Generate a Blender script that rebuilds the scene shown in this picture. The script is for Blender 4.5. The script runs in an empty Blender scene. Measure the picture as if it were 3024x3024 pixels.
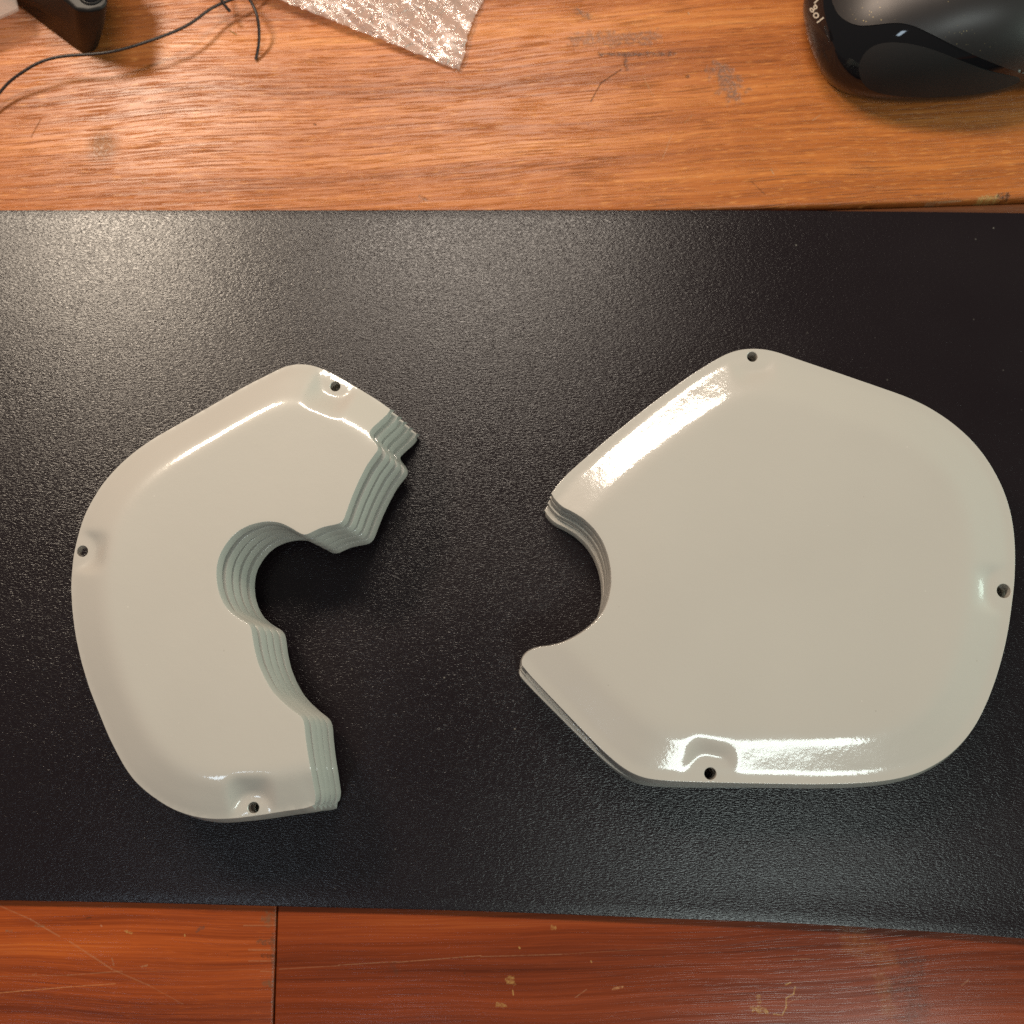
import bpy, bmesh, math, random
import numpy as np
from mathutils import Vector, Matrix, Quaternion
from mathutils.bvhtree import BVHTree
from mathutils.geometry import delaunay_2d_cdt

S = bpy.context.scene
COL = S.collection
rng = random.Random(7)

# ------------------------------------------------------------------ camera
F_PX = 3175.0                     # focal length in photo pixels (photo is 3024 square)
NADIR = (1560.0, 2050.0)          # where the camera's plumb line meets the picture
DIST = 0.315                      # metres from lens to the middle of the mat
dn = Vector((NADIR[0] - 1512, -(NADIR[1] - 1512), -F_PX)).normalized()
ROT = dn.rotation_difference(Vector((0, 0, -1))).to_matrix()
CAM = -(ROT @ Vector((0, 0, -1))) * DIST
cam_data = bpy.data.cameras.new('camera')
cam_data.sensor_width = 36; cam_data.sensor_fit = 'HORIZONTAL'
cam_data.lens = 36 * F_PX / 3024
cam_data.clip_start = 0.01; cam_data.clip_end = 20
cam_data.dof.use_dof = True
cam_data.dof.focus_distance = 0.292
cam_data.dof.aperture_fstop = 11
cam = bpy.data.objects.new('camera', cam_data)
cam.matrix_world = Matrix.Translation(CAM) @ ROT.to_4x4()
COL.objects.link(cam); S.camera = cam

# ------------------------------------------------------------------ light
W = bpy.data.worlds.new('World'); S.world = W; W.use_nodes = True
W.node_tree.nodes['Background'].inputs[0].default_value = (0.96, 0.93, 0.90, 1)
W.node_tree.nodes['Background'].inputs[1].default_value = 0.10

def area(name, loc, target, sx, sy, power, color, spin=0.0):
    d = bpy.data.lights.new(name, 'AREA'); d.shape = 'RECTANGLE'
    d.size = sx; d.size_y = sy; d.energy = power; d.color = color
    o = bpy.data.objects.new(name, d); COL.objects.link(o)
    o.location = loc
    q = (Vector(target) - Vector(loc)).to_track_quat('-Z', 'Y')
    o.rotation_euler = (q @ Quaternion((0, 0, 1), spin)).to_euler()
    return o
area('desk_lamp_light', (-0.32, 0.33, 0.46), (0.0, 0.02, 0), 0.14, 0.08, 2.4, (1.0, 0.84, 0.66))
area('shelf_lamp_light', (-0.035, 0.325, 0.50), (0.02, 0.0, 0), 0.21, 0.06, 1.25, (1.0, 0.87, 0.73))
area('ceiling_tube_light', (0.205, -0.36, 0.66), (0.06, -0.02, 0), 0.26, 0.11, 1.15, (0.86, 1.0, 0.96))
area('window_light', (-0.32, -0.44, 0.80), (0.0, -0.05, 0), 0.08, 0.11, 0.28, (0.70, 0.86, 1.0))
area('side_window_light', (0.85, 0.03, 0.18), (0.0, 0.0, 0.01), 1.0, 0.27, 4.4, (0.76, 1.0, 0.86))

S.view_settings.view_transform = 'Standard'; S.view_settings.look = 'None'
S.view_settings.exposure = 0.0; S.view_settings.gamma = 1.0
S.view_settings.use_curve_mapping = False
S.cycles.use_denoising = False; S.cycles.sample_clamp_indirect = 4.0; S.cycles.max_bounces = 6; S.cycles.transparent_max_bounces = 12

# ------------------------------------------------------------------ geometry helpers
def ray(px, py):
    return ROT @ Vector(((px - 1512) / F_PX, -(py - 1512) / F_PX, -1))

def at(px, py, z=0.0):            # the point of the real plane at height z seen at a photo pixel
    d = ray(px, py)
    return CAM + d * ((z - CAM.z) / d.z)

def mesh_obj(name, verts, faces, mats=None, parent=None, smooth=True, sharp=None):
    me = bpy.data.meshes.new(name)
    me.from_pydata([tuple(v) for v in verts], [], [tuple(f) for f in faces])
    me.update()
    if smooth:
        me.polygons.foreach_set('use_smooth', [True] * len(me.polygons))
        if sharp: me.set_sharp_from_angle(angle=math.radians(sharp))
    for m in (mats if isinstance(mats, (list, tuple)) else [mats]):
        if m: me.materials.append(m)
    o = bpy.data.objects.new(name, me); COL.objects.link(o)
    if parent: o.parent = parent
    return o

def bm_obj(name, bm, mat, parent=None, smooth=True, sharp=35):
    bmesh.ops.recalc_face_normals(bm, faces=bm.faces)
    me = bpy.data.meshes.new(name); bm.to_mesh(me); bm.free()
    if smooth:
        me.polygons.foreach_set('use_smooth', [True] * len(me.polygons))
        if sharp: me.set_sharp_from_angle(angle=math.radians(sharp))
    me.materials.append(mat)
    o = bpy.data.objects.new(name, me); COL.objects.link(o)
    if parent: o.parent = parent
    return o

def tag(o, label, cat, group=None, kind=None):
    if label: o['label'] = label
    if cat: o['category'] = cat
    if group: o['group'] = group
    if kind: o['kind'] = kind
    return o

def empty(name, loc=(0, 0, 0)):
    o = bpy.data.objects.new(name, None); COL.objects.link(o)
    o.location = loc; o.empty_display_size = 0.01
    return o

def resample(pts, step, closed=False):
    p = np.array(pts, float)
    if closed: p = np.vstack([p, p[:1]])
    seg = np.hypot(*np.diff(p, axis=0).T[:2]); s = np.concatenate([[0], np.cumsum(seg)])
    n = max(2, int(round(s[-1] / step)) + 1); t = np.linspace(0, s[-1], n)
    q = np.stack([np.interp(t, s, p[:, k]) for k in range(p.shape[1])], 1)
    return q[:-1] if closed else q

def smooth_open(q, sigma):       # gaussian smoothing of an evenly spaced open line with its ends kept
    r = int(sigma * 3); k = np.exp(-0.5 * (np.arange(-r, r + 1) / sigma) ** 2); k /= k.sum()
    pad = np.vstack([2 * q[0] - q[r:0:-1], q, 2 * q[-1] - q[-2:-r - 2:-1]])
    return np.stack([np.convolve(pad[:, i], k, 'valid') for i in range(q.shape[1])], 1)

def dist_to_line(P, L, closed=False):
    A = L if closed else L[:-1]; B = np.roll(L, -1, 0) if closed else L[1:]
    out = np.full(len(P), 1e9)
    for i in range(0, len(P), 4000):
        p = P[i:i + 4000, None, :]; ab = (B - A)[None]; ap = p - A[None]
        t = np.clip((ap * ab).sum(2) / np.maximum((ab * ab).sum(2), 1e-18), 0, 1)
        d = ap - ab * t[..., None]
        out[i:i + 4000] = np.sqrt((d * d).sum(2)).min(1)
    return out

def inside(P, L):
    x, y = P[:, 0], P[:, 1]; c = np.zeros(len(P), bool)
    x0, y0 = L[:, 0], L[:, 1]; x1, y1 = np.roll(x0, -1), np.roll(y0, -1)
    for a, b, e, f in zip(x0, y0, x1, y1):
        m = (b > y) != (f > y)
        if m.any():
            xi = (e - a) * (y - b) / (f - b + 1e-30) + a
            c ^= m & (x < xi)
    return c

# ------------------------------------------------------------------ shader helpers
class NT:
    def __init__(self, name):
        self.m = bpy.data.materials.new(name); self.m.use_nodes = True
        self.t = self.m.node_tree; self.b = self.t.nodes['Principled BSDF']
        self.out = self.t.nodes['Material Output']
    def n(self, typ, **kw):
        nd = self.t.nodes.new(typ)
        for k, v in kw.items(): setattr(nd, k, v)
        return nd
    def put(self, sock, v):
        if isinstance(v, bpy.types.NodeSocket): self.t.links.new(v, sock)
        elif v is not None:
            if hasattr(sock.default_value, '__len__') and not hasattr(v, '__len__'): v = [v] * len(sock.default_value)
            if hasattr(v, '__len__') and len(v) == 3 and len(sock.default_value) == 4: v = (*v, 1)
            sock.default_value = v
    def math(self, op, a, b=None, c=None, clamp=False):
        nd = self.n('ShaderNodeMath', operation=op, use_clamp=clamp)
        self.put(nd.inputs[0], a)
        if b is not None: self.put(nd.inputs[1], b)
        if c is not None: self.put(nd.inputs[2], c)
        return nd.outputs[0]
    def pos(self): return self.n('ShaderNodeTexCoord').outputs['Object']
    def mapping(self, vec, loc=(0, 0, 0), rot=(0, 0, 0), scale=(1, 1, 1)):
        nd = self.n('ShaderNodeMapping'); self.put(nd.inputs[0], vec)
        nd.inputs[1].default_value = loc; nd.inputs[2].default_value = rot; nd.inputs[3].default_value = scale
        return nd.outputs[0]
    def noise(self, vec, scale=1, detail=3, rough=0.5, dist=0.0):
        nd = self.n('ShaderNodeTexNoise'); self.put(nd.inputs['Vector'], vec)
        nd.inputs['Scale'].default_value = scale; nd.inputs['Detail'].default_value = detail
        nd.inputs['Roughness'].default_value = rough; nd.inputs['Distortion'].default_value = dist
        return nd.outputs[0]
    def vor(self, vec, scale=1, feature='F1', out='Distance', rand=1.0):
        nd = self.n('ShaderNodeTexVoronoi', feature=feature); self.put(nd.inputs['Vector'], vec)
        nd.inputs['Scale'].default_value = scale; nd.inputs['Randomness'].default_value = rand
        return nd.outputs[out]
    def rng(self, v, a, b, c=0.0, d=1.0, smooth=False):
        nd = self.n('ShaderNodeMapRange', clamp=True)
        if smooth: nd.interpolation_type = 'SMOOTHSTEP'
        self.put(nd.inputs[0], v)
        for i, q in enumerate((a, b, c, d)): self.put(nd.inputs[i + 1], q)
        return nd.outputs[0]
    def mix(self, fac, a, b, blend='MIX'):
        nd = self.n('ShaderNodeMix', data_type='RGBA', blend_type=blend)
        self.put(nd.inputs[0], fac); self.put(nd.inputs[6], a); self.put(nd.inputs[7], b)
        return nd.outputs[2]
    def ramp(self, v, stops):
        nd = self.n('ShaderNodeValToRGB'); self.put(nd.inputs[0], v); e = nd.color_ramp.elements
        while len(e) < len(stops): e.new(0.5)
        for k, (p, c) in enumerate(stops):
            e[k].position = p; e[k].color = (*c, 1)
        return nd.outputs[0]
    def bump(self, h, dist, strength=1.0, normal=None):
        nd = self.n('ShaderNodeBump'); self.put(nd.inputs['Height'], h)
        nd.inputs['Distance'].default_value = dist; nd.inputs['Strength'].default_value = strength
        if normal is not None: self.put(nd.inputs['Normal'], normal)
        return nd.outputs[0]
    def set(self, **kw):
        for k, v in kw.items(): self.put(self.b.inputs[k.replace('_', ' ')], v)
        return self.m
    def capsule(self, sep, a, b, w, soft=0.5):   # mask of a scratch from a to b (metres)
        dx, dy = b[0] - a[0], b[1] - a[1]; l2 = dx * dx + dy * dy + 1e-12
        x = self.math('SUBTRACT', sep.outputs[0], a[0]); y = self.math('SUBTRACT', sep.outputs[1], a[1])
        t = self.math('MULTIPLY_ADD', x, dx / l2, self.math('MULTIPLY', y, dy / l2), clamp=True)
        ex = self.math('MULTIPLY_ADD', t, -dx, x); ey = self.math('MULTIPLY_ADD', t, -dy, y)
        d2 = self.math('MULTIPLY_ADD', ex, ex, self.math('MULTIPLY', ey, ey))
        d = self.math('SQRT', d2)
        return self.rng(d, w * (1 - soft), w * (1 + soft), 1, 0), d

def simple(name, color, rough, **kw):
    n = NT(name); n.set(Base_Color=color, Roughness=rough, **kw); return n.m

def wood(name, cols, seed, angle, pore, rough, gloss_bump, marks=()):
    n = NT(name); p = n.pos()
    warp = n.noise(n.mapping(p, loc=(seed, 0, 0), scale=(9, 22, 1)), 1, 2)
    comb = n.n('ShaderNodeCombineXYZ'); n.put(comb.inputs[1], n.math('MULTIPLY_ADD', warp, 0.009, -0.0045))
    va = n.n('ShaderNodeVectorMath', operation='ADD'); n.put(va.inputs[0], n.mapping(p, rot=(0, 0, math.radians(angle)))); n.put(va.inputs[1], comb.outputs[0])
    g = va.outputs[0]
    broad = n.noise(n.mapping(g, loc=(seed * 3, seed, 0), scale=(3.2, 70, 1)), 1, 3, 0.55)
    streak = n.noise(n.mapping(g, loc=(seed, 2, 0), scale=(11, 760, 1)), 1, 4, 0.65)
    fine = n.noise(n.mapping(g, loc=(seed, 5, 0), scale=(34, 2600, 1)), 1, 2, 0.6)
    v = n.math('MULTIPLY_ADD', broad, 0.50, n.math('MULTIPLY_ADD', streak, 0.32, n.math('MULTIPLY', fine, 0.18)))
    col = n.ramp(n.rng(v, 0.36, 0.66), [(0.0, cols[0]), (0.45, cols[1]), (0.75, cols[2]), (1.0, cols[3])])
    # pores: short dark dashes along the grain, and pale flecks beside them
    po = n.rng(n.noise(n.mapping(g, loc=(seed, 9, 0), scale=(58, 2500, 1)), 1, 2, 0.6, 0.1), 0.53, 0.68, 0, 0.9)
    patch = n.rng(n.noise(n.mapping(g, loc=(seed, 1, 0), scale=(18, 70, 1)), 1, 2), 0.38, 0.60, 0.25, 1)
    pm = n.math('MULTIPLY', po, n.math('MULTIPLY', patch, pore))
    col = n.mix(pm, col, tuple(c * 0.55 for c in cols[0]))
    fl = n.rng(n.noise(n.mapping(g, loc=(seed, 14, 0), scale=(200, 2600, 1)), 1, 1), 0.60, 0.74, 0, 0.6 * pore)
    col = n.mix(fl, col, tuple(min(1, c * 1.35) for c in cols[3]))
    # smudges of wear
    sm = n.rng(n.noise(n.mapping(p, loc=(seed, 3, 1), scale=(26, 34, 1)), 1, 3, 0.6), 0.56, 0.78, 0, 0.32)
    col = n.mix(sm, col, tuple(c * 0.72 + 0.012 for c in cols[1]))
    sp = n.rng(n.vor(n.mapping(p, loc=(seed, 4, 0), scale=(160, 190, 1)), 1), 0.02, 0.06, 0.6, 0)
    keep = n.rng(n.noise(p, 300, 0), 0.58, 0.62, 0, 1)
    col = n.mix(n.math('MULTIPLY', sp, keep), col, (0.045, 0.022, 0.012))
    sep = n.n('ShaderNodeSeparateXYZ'); n.put(sep.inputs[0], p)
    brk = n.noise(n.mapping(p, scale=(900, 900, 1)), 1, 3, 0.7)
    h = n.math('MULTIPLY', n.math('MULTIPLY_ADD', po, -0.8, n.math('MULTIPLY', streak, 0.9)), 1.0)
    for a, b, w, c, amt, ragged in marks:
        if ragged:
            pw = n.n('ShaderNodeVectorMath', operation='MULTIPLY_ADD')
            nz = n.n('ShaderNodeTexNoise'); n.put(nz.inputs['Vector'], p); nz.inputs['Scale'].default_value = ragged * 3.5; nz.inputs['Detail'].default_value = 3
            n.put(pw.inputs[0], nz.outputs[1]); pw.inputs[1].default_value = (w * 3.4, w * 3.4, 0)
            n.put(pw.inputs[2], n.mapping(p, loc=(-w * 1.7, -w * 1.7, 0)))
            s2 = n.n('ShaderNodeSeparateXYZ'); n.put(s2.inputs[0], pw.outputs[0])
            m, d = n.capsule(s2, a, b, w, 0.35)
            m = n.math('MULTIPLY', m, n.rng(brk, 0.36, 0.58, 0.12, 1))
        else:
            m, d = n.capsule(sep, a, b, w, 0.5)
            m = n.math('MULTIPLY', m, n.rng(brk, 0.30, 0.52, 0.1, 1))
        m = n.math('MULTIPLY', m, amt)
        col = n.mix(m, col, c); h = n.math('MULTIPLY_ADD', m, -0.8, h)
    rg = n.math('ADD', n.math('MULTIPLY_ADD', streak, 0.18, rough - 0.09), n.math('MULTIPLY', pm, 0.2))
    n.set(Base_Color=col, Roughness=rg, Normal=n.bump(h, gloss_bump, 1.0), Specular_IOR_Level=0.5)
    return n.m

def paint_material():
    n = NT('cream_paint'); p = n.pos()
    tone = n.noise(p, 28, 3)
    col = n.mix(tone, (0.525, 0.482, 0.430), (0.575, 0.53, 0.472))
    for sc, lo, c, amt in ((150, 0.60, (0.22, 0.17, 0.13), 0.6), (210, 0.585, (0.75, 0.70, 0.62), 0.7)):
        spk = n.rng(n.vor(n.mapping(p, loc=(sc, 0, 0), scale=(sc, sc, sc)), 1), 0.015, 0.045, 1, 0)
        keep = n.rng(n.noise(n.mapping(p, loc=(0, sc, 0)), 95, 0), lo, lo + 0.03, 0, amt)
        col = n.mix(n.math('MULTIPLY', spk, keep), col, c)
    smudge = n.noise(n.mapping(p, scale=(1, 1.4, 1)), 60, 4, 0.6)
    peel = n.noise(n.mapping(p, scale=(1, 1, 0.6)), 1000, 2, 0.5)
    wav = n.noise(p, 190, 1)
    h = n.math('MULTIPLY_ADD', peel, 0.42, wav)
    nm = n.bump(h, 0.00004, 1.0)
    n.set(Base_Color=col, Roughness=0.33, Specular_IOR_Level=0.3, Normal=nm, Coat_Weight=1.0, Coat_IOR=1.6, Coat_Roughness=n.rng(smudge, 0.35, 0.7, 0.06, 0.12), Coat_Normal=nm)
    return n.m

def mat_material():
    n = NT('black_leatherette'); p = n.pos()
    w = n.n('ShaderNodeTexNoise'); n.put(w.inputs['Vector'], p); w.inputs['Scale'].default_value = 420; w.inputs['Detail'].default_value = 2
    v = n.n('ShaderNodeVectorMath', operation='MULTIPLY_ADD'); n.put(v.inputs[0], w.outputs[1]); v.inputs[1].default_value = (0.0009, 0.0006, 0); n.put(v.inputs[2], p)
    q = n.mapping(v.outputs[0], scale=(1150, 2400, 600))
    cell = n.vor(q, 1, 'SMOOTH_F1')
    wr = n.noise(n.mapping(v.outputs[0], rot=(0, 0, 0.12), scale=(950, 2700, 500)), 1, 2, 0.55)
    micro = n.noise(p, 4200, 1)
    h = n.math('MULTIPLY_ADD', n.rng(wr, 0.30, 0.56), 1.0, n.math('MULTIPLY_ADD', n.rng(cell, 0.1, 0.55), -0.5, n.math('MULTIPLY', micro, 0.10)))
    tone = n.noise(n.mapping(p, scale=(14, 20, 1)), 1, 3)
    col = n.mix(tone, (0.0078, 0.0042, 0.0056), (0.012, 0.007, 0.0085))
    dust = n.rng(n.vor(n.mapping(p, scale=(210, 230, 1)), 1), 0.02, 0.075, 1, 0)
    keep = n.rng(n.noise(p, 170, 1), 0.58, 0.66, 0, 0.6)
    col = n.mix(n.math('MULTIPLY', dust, keep), col, (0.34, 0.31, 0.27))
    n.set(Base_Color=col, Roughness=n.rng(tone, 0.3, 0.7, 0.22, 0.29), Specular_IOR_Level=0.52, Normal=n.bump(h, 0.000031, 1.0))
    return n.m

PAINT = paint_material()
LEATHER = mat_material()

# ------------------------------------------------------------------ table of planks
def P2(px, py): v = at(px, py, 0.0); return (v.x, v.y)
TROT = math.radians(1.6)
def plank_mesh(name, corners, mat, parent, zt=0.0, th=0.028, r=0.0016):
    """board with rounded long and short edges from 4 corners given counter-clockwise"""
    bm = bmesh.new()
    t = [bm.verts.new((x, y, zt)) for x, y in corners]; b = [bm.verts.new((x, y, zt - th)) for x, y in corners]
    bm.faces.new(t); bm.faces.new(b[::-1])
    for i in range(4): bm.faces.new((t[i], b[i], b[(i + 1) % 4], t[(i + 1) % 4]))
    bmesh.ops.recalc_face_normals(bm, faces=bm.faces)
    bmesh.ops.bevel(bm, geom=[e for e in bm.edges], offset=r, segments=3, affect='EDGES', profile=0.5)
    return bm_obj(name, bm, mat, parent, sharp=50)

BARE, DARK, PALE, GREY = (0.50, 0.29, 0.09), (0.05, 0.024, 0.012), (0.50, 0.28, 0.15), (0.19, 0.125, 0.10)
def mk(x0, y0, x1, y1, wpx, c, amt, ragged=0): return (P2(x0, y0), P2(x1, y1), wpx * (0.55e-4 if wpx <= 6 else 0.7e-4 if wpx < 20 else 1e-4), c, amt, ragged)
back_marks = [
    mk(305, 430, 305, 431, 45, (0.12, 0.07, 0.05), 0.55), mk(305, 430, 305, 431, 32, (0.42, 0.19, 0.08), 0.45), mk(1700, 30, 1740, 50, 12, GREY, 0.7, 300),
    mk(1700, 120, 1930, 110, 22, GREY, 0.55, 150), mk(1770, 160, 1990, 160, 9, (0.07, 0.05, 0.045), 0.75, 250),
    mk(1845, 165, 1852, 205, 8, (0.07, 0.05, 0.045), 0.7, 300), mk(2125, 215, 2165, 265, 34, GREY, 0.75, 110),
    mk(1835, 205, 1775, 245, 3, DARK, 0.9), mk(1775, 245, 1745, 300, 3, DARK, 0.9),
    mk(2030, 225, 2032, 226, 8, DARK, 0.6, 250), mk(2895, 587, 2945, 583, 11, BARE, 0.95, 300),
    mk(2952, 580, 2975, 580, 12, DARK, 0.8, 250), mk(2740, 596, 2840, 590, 3, PALE, 0.8),
    mk(120, 352, 92, 405, 3, DARK, 0.6), mk(676, 90, 700, 103, 4, (0.2, 0.12, 0.03), 0.9),
    mk(928, 367, 932, 369, 5, DARK, 0.8), mk(2032, 38, 2034, 42, 4, PALE, 1), mk(2277, 500, 2284, 513, 3, PALE, 0.9),
    mk(2400, 355, 2422, 340, 3, PALE, 0.7), mk(420, 537, 424, 540, 4, PALE, 1), mk(612, 567, 614, 571, 4, PALE, .9),
    mk(1900, 230, 1930, 285, 2, PALE, 0.6), mk(2045, 340, 2020, 365, 2, PALE, 0.6), mk(1985, 395, 1955, 470, 2, PALE, 0.5),
    mk(1240, 580, 1260, 592, 7, DARK, 0.55, 250), mk(2218, 535, 2260, 575, 2, DARK, 0.6), mk(440, 417, 475, 420, 4, DARK, 0.45, 300),
]
fl_marks = [
    mk(0, 2675, 90, 2715, 4, PALE, 0.8), mk(90, 2715, 175, 2765, 5, PALE, 0.9), mk(205, 2780, 330, 2862, 5, PALE, 0.85),
    mk(330, 2862, 440, 2910, 4, PALE, 0.7), mk(440, 2910, 540, 2965, 3, PALE, 0.5),
    mk(0, 2884, 200, 2880, 3, PALE, 0.6), mk(200, 2880, 360, 2868, 4, PALE, 0.75), mk(360, 2870, 810, 2862, 2, PALE, 0.45),
    mk(0, 2932, 210, 2914, 3, (0.6, 0.24, 0.09), 0.7), mk(210, 2914, 340, 2905, 3, (0.6, 0.24, 0.09), 0.6),
    mk(720, 2733, 815, 2733, 4, PALE, 0.9), mk(735, 2805, 815, 2806, 5, PALE, 0.95), mk(735, 2838, 815, 2838, 4, PALE, 0.9), mk(770, 2868, 815, 2870, 4, PALE, 0.8),
    mk(790, 2712, 812, 2712, 20, (0.16, 0.09, 0.045), 0.8, 250), mk(760, 2782, 812, 2784, 10, (0.10, 0.055, 0.03), 0.8, 250),
    mk(775, 2822, 812, 2826, 8, DARK, 0.8, 250), mk(780, 2903, 812, 2906, 14, (0.15, 0.085, 0.045), 0.8, 250), mk(806, 2760, 808, 3024, 8, (0.09, 0.05, 0.03), 0.7, 300),
    mk(105, 2733, 130, 2735, 6, (0.25, 0.12, 0.06), 0.9, 300), mk(18, 2750, 35, 2748, 6, (0.22, 0.12, 0.07), 0.8, 300),
    mk(250, 2713, 268, 2710, 6, DARK, 0.8, 300), mk(370, 2750, 388, 2756, 6, BARE, 0.9, 300), mk(580, 2750, 600, 2738, 7, (0.12, 0.06, 0.04), 0.8, 300),
    mk(545, 2760, 546, 2764, 4, BARE, 1), mk(298, 2733, 300, 2735, 5, (0.5, 0.22, 0.12), 0.9), mk(330, 2830, 336, 2850, 5, (0.35, 0.17, 0.09), 0.8, 300),
    mk(420, 2855, 435, 2850, 5, (0.4, 0.2, 0.1), 0.8, 300), mk(230, 2746, 231, 2748, 3, DARK, 0.9), mk(95, 2880, 108, 2874, 5, PALE, 0.7, 300),
]
fr_marks = [
    mk(825, 2862, 1000, 2852, 3, PALE, 0.5), mk(1000, 2850, 1170, 2840, 3, PALE, 0.7), mk(1170, 2842, 1420, 2822, 3, PALE, 0.75), mk(1420, 2825, 1660, 2818, 3, PALE, 0.6), mk(1660, 2818, 1990, 2798, 2, PALE, 0.4),
    mk(1500, 2893, 1512, 2895, 15, BARE, 0.95, 200), mk(1514, 2925, 1516, 2938, 4, BARE, 0.9), mk(1470, 2965, 1490, 2970, 9, BARE, 0.75, 250),
    mk(1630, 2738, 1640, 2739, 8, BARE, 0.75, 300), mk(1533, 2797, 1535, 2800, 5, BARE, 1), mk(1745, 2838, 1747, 2842, 4, BARE, 0.9),
    mk(1700, 2945, 1732, 2922, 3, PALE, 0.8), mk(1810, 2921, 1838, 2913, 6, (0.55, 0.28, 0.12), 0.8, 300), 
    mk(1160, 2855, 1172, 2870, 16, (0.09, 0.04, 0.025), 0.45, 200),
    mk(2225, 2980, 2262, 2986, 13, BARE, 0.9, 220), mk(2240, 2940, 2242, 2960, 9, BARE, 0.55, 300),
    mk(2320, 2908, 2335, 2902, 4, BARE, 0.8), mk(2348, 2915, 2344, 2935, 4, BARE, 0.8), mk(2344, 2935, 2322, 2948, 4, BARE, 0.7),
    mk(2322, 2948, 2322, 2975, 4, BARE, 0.8), mk(2322, 2975, 2310, 2998, 4, BARE, 0.8), mk(2310, 2998, 2285, 2995, 4, BARE, .8), mk(2328, 2962, 2365, 2942, 3, PALE, 0.8),
    mk(2342, 2832, 2390, 2832, 4, PALE, 0.6), mk(2840, 2910, 2860, 2895, 5, PALE, 0.5),
    mk(2500, 2760, 2620, 2830, 40, (0.30, 0.11, 0.03), 0.45, 60), mk(2600, 2880, 2625, 2985, 22, (0.30, 0.12, 0.035), 0.45, 80), mk(2680, 2830, 2690, 2990, 45, (0.05, 0.02, 0.012), 0.5, 60),
]
BACK = wood('honey_wood', [(0.265, 0.070, 0.016), (0.49, 0.144, 0.031), (0.64, 0.213, 0.049), (0.80, 0.325, 0.092)], 1.7, -3.5, 0.8, 0.33, 0.00012, back_marks)
fl_marks = [(a, b, w * 0.8, c, m * (0.28 if c == PALE else 0.8), r) for a, b, w, c, m, r in fl_marks]
fr_marks = [(a, b, w * 0.8, c, m * (0.42 if c == PALE else 0.75), r) for a, b, w, c, m, r in fr_marks]
FRL = wood('red_wood_left', [(0.12, 0.019, 0.005), (0.30, 0.052, 0.009), (0.43, 0.080, 0.012), (0.54, 0.122, 0.019)], 4.1, 0.5, 0.25, 0.25, 0.00002, fl_marks)
FRR = wood('red_wood_right', [(0.08, 0.014, 0.004), (0.20, 0.034, 0.007), (0.28, 0.049, 0.010), (0.36, 0.076, 0.015)], 7.3, -2.0, 0.18, 0.24, 0.000016, fr_marks)
MID = wood('dark_wood', [(0.07, 0.024, 0.012), (0.13, 0.045, 0.018), (0.17, 0.06, 0.022), (0.22, 0.09, 0.03)], 9.9, 0.0, 0.3, 0.35, 0.00008)

table = empty('table', (0, 0, -0.028)); tag(table, 'worn varnished wooden table top of joined planks under everything', 'table')
def row(y_left, y_right, yw0=0.0):    # not used for placement, keeps plank edges parallel
    return None
e1a, e1b = P2(2555, 603), P2(3024, 587)
sl = (e1b[1] - e1a[1]) / (e1b[0] - e1a[0])
def edge_y(x, off=0.0): return e1a[1] + sl * (x - e1a[0]) + off
X0, X1 = -0.34, 0.36
j0, j1 = P2(818, 2690), P2(808, 3024)
def jx(y): return j0[0] + (j1[0] - j0[0]) * (y - j0[1]) / (j1[1] - j0[1])
yf = -0.085                                       # hidden seam under the mat
def C(x, off): return (x, edge_y(x, off))
seam = yf - edge_y(0)
parts = [
    plank_mesh('plank', [C(X0, 0), C(X1, 0), C(X1, 0.20), C(X0, 0.20)], BACK, None),
    plank_mesh('plank', [C(X0, seam + .0004), C(X1, seam + .0004), C(X1, -0.0006), C(X0, -0.0006)], MID, None, zt=-0.0012),
]
yb = -0.30
gl = 0.0002
parts.append(plank_mesh('plank', [(X0, yb), (jx(yb) - gl, yb), (jx(edge_y(jx(yf), seam)) - gl, edge_y(jx(yf), seam)), (X0, edge_y(X0, seam))], FRL, None, r=0.0007))
parts.append(plank_mesh('plank', [(jx(yb) + gl, yb), (X1, yb), (X1, edge_y(X1, seam)), (jx(edge_y(jx(yf), seam)) + gl, edge_y(jx(yf), seam))], FRR, None, r=0.0005))
for o, l in zip(parts, ('honey brown back plank with open grain and grey stains', 'darker plank under the black mat', 'reddish front plank with long pale scratches and a chipped end', 'reddish brown front plank with pale chips and gouges')):
    o.parent = table; o.matrix_parent_inverse = Matrix.Translation((0, 0, 0.028)); o['label'] = l

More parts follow.
